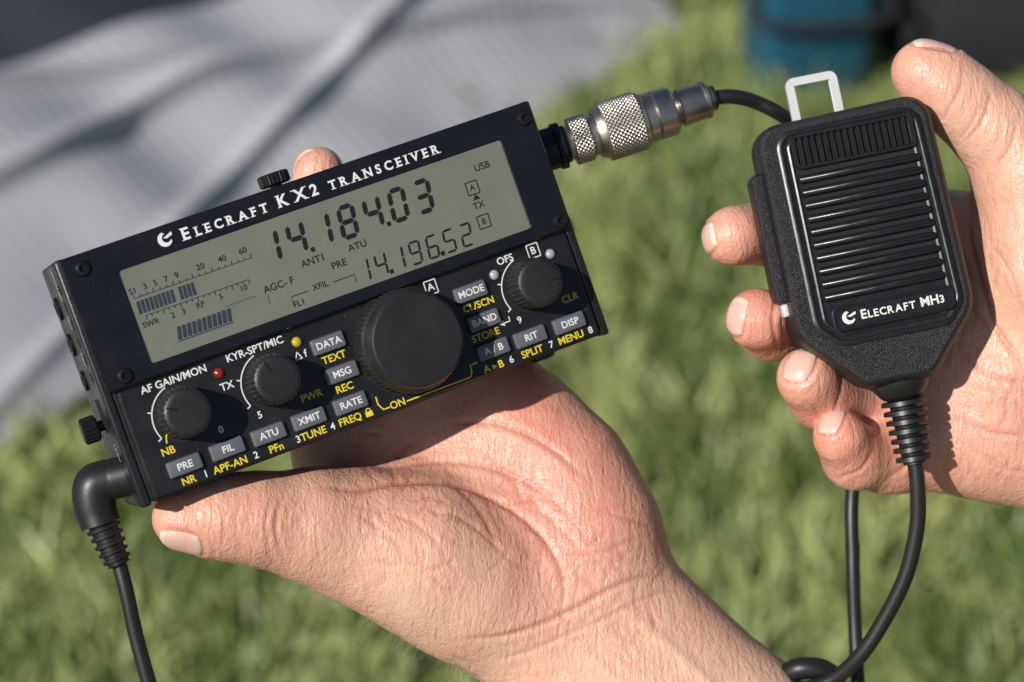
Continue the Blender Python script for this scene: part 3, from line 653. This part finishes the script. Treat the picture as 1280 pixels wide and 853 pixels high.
H2.chain([(1100,400,-18,10.5),(1010,405,-12,10.2),(965,407,0,10.3),(947,399,13,9.2)],3,'finger')
H2.chain([(1140,480,-16,10.5),(1075,492,-8,10.5),(1028,494,6,10.1),(1008,473,17,8.9)],3,'finger')
H2.chain([(1150,555,-12,11),(1112,573,-4,9.6),(1068,572,5,9.4),(1051,547,14,8.3)],3,'finger')
cr=[([(1205,262),(1222,340),(1245,410),(1285,460)],1.1,1.0),([(1195,440),(1240,470),(1290,480)],1.0,.7),([(1190,520),(1235,540),(1285,545)],.9,.6),
    ([(1205,95),(1196,120),(1178,150)],.7,.45),([(1240,112),(1228,150),(1205,180)],.9,.6),([(1232,108),(1220,146),(1198,175)],.8,.4),([(1275,140),(1262,185),(1240,215)],.8,.4),
    ([(972,360),(966,400),(972,440)],.8,.6),([(1052,450),(1050,490),(1042,520)],.7,.5),([(960,262),(955,295),(962,330)],.8,.55),([(1040,600),(1075,588),(1095,560)],.7,.45),([(982,362),(977,400),(982,440)],.7,.35),
    ([(985,440),(1000,445),(1012,442)],.6,.3),([(1110,600),(1135,580),(1150,560)],.8,.5),([(1170,604),(1185,580),(1190,550)],.8,.4),([(1235,300),(1262,340),(1280,400)],.8,.4),([(1215,560),(1250,585),(1290,590)],.8,.4)]
for i in range(50):
    x=1190+random.random()*95;y=250+random.random()*345;a=random.uniform(.3,2.2);l_=random.uniform(18,45)
    cr.append(([(x,y),(x+l_*.5*math.cos(a),y+l_*.5*math.sin(a)+random.uniform(-4,4)),(x+l_*math.cos(a),y+l_*math.sin(a))],.75,random.uniform(.12,.36)))
rd=[(912,295,8,16,.65),(945,400,14,16,.55),(1010,478,18,16,.55),(1048,550,12,16,.6),(1145,88,13,16,.5),(1210,300,-5,22,.35),(1220,560,-5,25,.4),(1110,575,0,20,.4),(1200,450,-5,20,.3)]
H2.nails=[('thumb_nail',(1158,74,13),(.45,.86,.25),(-.85,.45,.1),11.5,13,5),('index_nail',(884,298,10),(-.93,.0,.3),(-.1,.25,.9),9,10.5,8),
 ('middle_nail',(930,397,14),(-.68,.12,.72),(.15,1,.15),9.2,12,9),('ring_nail',(1004,466,17),(-.3,.33,.9),(.38,.9,-.2),9.2,10.8,10),('pinky_nail',(1045,533,14),(-.42,.36,.82),(.3,.9,-.3),8.0,9.3,11)]
H2.build('hand.001',0.7,cr,rd)

# ================================================================== SETTING
def grass_mat(name,blade):
    m,nt,b=new_mat(name); Lk=nt.links.new
    g=N(nt,'ShaderNodeNewGeometry'); n1=N(nt,'ShaderNodeTexNoise'); n1.inputs['Scale'].default_value=7; n1.inputs['Detail'].default_value=4
    Lk(g.outputs['Position'],n1.inputs['Vector'])
    r=N(nt,'ShaderNodeValToRGB'); e=r.color_ramp.elements
    if blade:
        e[0].position=.28; e[0].color=(0.095,0.15,0.03,1); e[1].position=.72; e[1].color=(0.38,0.42,0.15,1)
        a=N(nt,'ShaderNodeAttribute',attribute_name='rnd'); mm=N(nt,'ShaderNodeMath',operation='MULTIPLY_ADD'); mm.inputs[1].default_value=.45; Lk(a.outputs['Fac'],mm.inputs[0])
        sb=N(nt,'ShaderNodeMath',operation='MULTIPLY_ADD'); sb.inputs[1].default_value=1.6; sb.inputs[2].default_value=-.53; Lk(n1.outputs['Fac'],sb.inputs[0]); Lk(sb.outputs[0],mm.inputs[2]); Lk(mm.outputs[0],r.inputs[0])
        b.inputs['Roughness'].default_value=.45
    else:
        e[0].position=.3; e[0].color=(0.05,0.07,0.02,1); e[1].position=.7; e[1].color=(0.12,0.13,0.045,1); Lk(n1.outputs['Fac'],r.inputs[0]); b.inputs['Roughness'].default_value=.9
    Lk(r.outputs[0],b.inputs['Base Color']); return m
V=[(-60,-60,0),(60,-60,0),(60,200,0),(-60,200,0)]; add('ground',V,[(0,1,2,3)],grass_mat('turf',False),smooth=False,scale=1)
nb=80000
bx=rng.uniform(-1.0,1.3,nb); by=rng.uniform(1.15,3.9,nb)
cl=np.array([noise.noise(Vector((x*9,y*9,0)))+.7*noise.noise(Vector((x*22,y*22,3))) for x,y in zip(bx,by)])
hh=(0.022+0.048*np.clip(cl+.28,0,1.2))*rng.uniform(.6,1.35,nb); az=rng.uniform(0,2*math.pi,nb)*.5+2.5*cl; ln_=rng.uniform(.4,1.5,nb)*hh; wd=rng.uniform(.0020,.0038,nb); fz=rng.uniform(0,2*math.pi,nb)
dx,dy=np.cos(az),np.sin(az); wx,wy=np.cos(fz)*wd,np.sin(fz)*wd
Vg=np.zeros((nb,5,3))
Vg[:,0]=np.stack([bx-wx,by-wy,0*bx],1);Vg[:,1]=np.stack([bx+wx,by+wy,0*bx],1)
Vg[:,2]=np.stack([bx+dx*ln_*.35+wx*.8,by+dy*ln_*.35+wy*.8,hh*.6],1);Vg[:,3]=np.stack([bx+dx*ln_*.35-wx*.8,by+dy*ln_*.35-wy*.8,hh*.6],1)
Vg[:,4]=np.stack([bx+dx*ln_,by+dy*ln_,hh],1)
base=np.arange(nb)*5
me=bpy.data.meshes.new('grass')
Fq=[(b,b+1,b+2,b+3) for b in base.tolist()]+[(b+3,b+2,b+4) for b in base.tolist()]
me.from_pydata(Vg.reshape(-1,3).tolist(),[],Fq); me.update(); me.materials.append(grass_mat('grass_blades',True))
at=me.attributes.new('rnd','FLOAT','POINT'); at.data.foreach_set('value',np.repeat(rng.uniform(0,1,nb),5).astype(np.float32))
o=bpy.data.objects.new('grass',me); sc.collection.objects.link(o)

# tent : sloping grey woven flysheet, lower hem on the grass
E0=Vector((-0.52,1.85,0)); E1=Vector((0.19,2.73,0)); ed=(E1-E0).normalized(); inn=Vector((-ed.y,ed.x,0)); SLO=math.radians(32)
tent=empty('tent',Matrix.Identity(4))
def wav(s_,t_):
    w=0.022*noise.noise(Vector((s_*2.2,t_*3.0,5)))+0.006*noise.noise(Vector((s_*9,t_*7,2)))
    w+=0.024*math.exp(-((t_-0.225+0.14*(s_-.6)+.02*math.sin(s_*9))/0.012)**2)*(0.6+0.4*math.sin(s_*5))
    w+=0.020*math.exp(-((t_-0.10-0.22*(s_-.3))/0.012)**2)+0.017*math.exp(-((t_-0.31+0.35*(s_-.45))/0.010)**2)
    w+=0.010*math.sin((s_*1.2+t_*.9)*16+2*noise.noise(Vector((s_*2,t_*2,9))))
    return w*min(1,0.25+t_*6)
def fabric(name,s0,s1,t0,t1,mat,ns,ntt):
    V=[];F=[]
    for i in range(ns+1):
        for j in range(ntt+1):
            s_=s0+(s1-s0)*i/ns; t_=t0+(t1-t0)*j/ntt
            sh=-0.15*(s_-.325)
            tt=t_+sh*(t_/t1 if t0==0 else 1)
            w=wav(s_,tt)
            p=E0+ed*s_+inn*(tt*math.cos(SLO)-w*math.sin(SLO))
            V.append((p.x,p.y,0.02+tt*math.sin(SLO)+w*math.cos(SLO)))
    for i in range(ns):
        for j in range(ntt):
            a=i*(ntt+1)+j; F.append((a,a+ntt+1,a+ntt+2,a+1))
    return add(name,V,F,mat,parent=tent,scale=1,angle=None)
m,nt,b=new_mat('tent_fabric'); tc=N(nt,'ShaderNodeTexCoord'); wv=N(nt,'ShaderNodeTexWave'); wv.inputs['Scale'].default_value=15; wv.inputs['Distortion'].default_value=1.5; wv.inputs['Detail'].default_value=1
mp=N(nt,'ShaderNodeMapping'); mp.inputs['Rotation'].default_value=(0,0,-0.90); nt.links.new(tc.outputs['Object'],mp.inputs[0]); nt.links.new(mp.outputs[0],wv.inputs[0])
n5=N(nt,'ShaderNodeTexNoise'); n5.inputs['Scale'].default_value=5; n5.inputs['Detail'].default_value=4; nt.links.new(tc.outputs['Object'],n5.inputs[0])
ad=N(nt,'ShaderNodeMath',operation='MULTIPLY_ADD'); ad.inputs[1].default_value=.6; nt.links.new(wv.outputs['Fac'],ad.inputs[0]); nt.links.new(n5.outputs['Fac'],ad.inputs[2])
mx=N(nt,'ShaderNodeMix',data_type='RGBA'); mx.inputs[6].default_value=(0.17,0.175,0.195,1); mx.inputs[7].default_value=(0.42,0.42,0.445,1); nt.links.new(ad.outputs[0],mx.inputs[0]); nt.links.new(mx.outputs[2],b.inputs['Base Color']); b.inputs['Roughness'].default_value=.7
fabric('flysheet',-1.2,1.20,0,0.375,m,320,90)
navy=simple('navy_fabric',(0.025,0.03,0.045),.8)
fabric('upper_panel',-1.2,1.20,0.375,2.2,navy,90,60)
teal=simple('teal_plastic',(0.015,0.10,0.16),.5,var=.2); blk=simple('dark_cloth',(0.012,0.013,0.017),.85,var=.3)
cb=empty('cool_box',Matrix.Translation((0.378,2.66,0))@Matrix.Rotation(0.15,4,'Z'))
V,F=profile_solid(rrect(-72,72,-65,65,22),[(6,0),(0,8),(-6,210),(-8,216)]); add('body',V,F,teal,parent=cb)
V,F=profile_solid(rrect(-84,84,-77,77,24),[(0,218),(0,246),(8,258),(20,262)]); add('lid',V,F,simple('teal_lid',(0.02,0.13,0.19),.5),parent=cb)
C=catmull([(-82,0,200),(-86,-50,150),(-82,-80,130),(0,-92,125),(82,-80,130),(86,-50,150),(82,0,200)],8); V,F=sweep(C,[6]*len(C),12); add('handle',V,F,blk,parent=cb)
bp=empty('backpack',Matrix.Translation((0.64,2.74,0))@Matrix.Rotation(-0.1,4,'Z'))
V,F=profile_solid(rrect(-160,160,-95,95,70,8),[(30,0),(4,25),(0,120),(10,330),(45,430),(85,470)]); add('body',V,F,blk,parent=bp)
V,F=profile_solid(rrect(-100,100,-135,-78,28,8),[(12,30),(0,50),(0,220),(20,250)]); add('pocket',V,F,simple('pocket_cloth',(0.014,0.014,0.018),.8,var=.3),parent=bp)
C=catmull([(-60,-60,470),(-50,-60,520),(50,-60,520),(60,-60,470)],8); V,F=sweep(C,[9]*len(C),10); add('carry_loop',V,F,blk,parent=bp)

# ================================================================== LIGHT, CAMERA
sd=(Vector((-0.52,0.15,0.84))).normalized(); sw_=B.to_3x3()@sd
sun=bpy.data.lights.new('sun','SUN'); sun.energy=5.0; sun.angle=math.radians(.55); sun.color=(1,.96,.90)
so=bpy.data.objects.new('sun',sun); sc.collection.objects.link(so); so.rotation_euler=sw_.to_track_quat('Z','Y').to_euler(); so.location=(-2,-2,4)
w=bpy.data.worlds.new('World'); sc.world=w; w.use_nodes=True; nt=w.node_tree; bg=nt.nodes['Background']; sk=nt.nodes.new('ShaderNodeTexSky'); sk.sky_type='NISHITA'; sk.sun_disc=False
sk.sun_elevation=math.asin(sw_.z); sk.sun_rotation=math.atan2(sw_.x,sw_.y); nt.links.new(sk.outputs[0],bg.inputs[0]); bg.inputs[1].default_value=.065
cam=bpy.data.cameras.new('camera'); co=bpy.data.objects.new('camera',cam); sc.collection.objects.link(co); co.matrix_world=Matrix.Translation(camloc)@B
cam.lens=81.35; cam.sensor_width=36; cam.clip_start=.05; cam.clip_end=400; cam.dof.use_dof=True; cam.dof.focus_distance=.664; cam.dof.aperture_fstop=9.5
sc.camera=co
sc.view_settings.view_transform='Standard'; sc.view_settings.look='None'; sc.view_settings.exposure=0
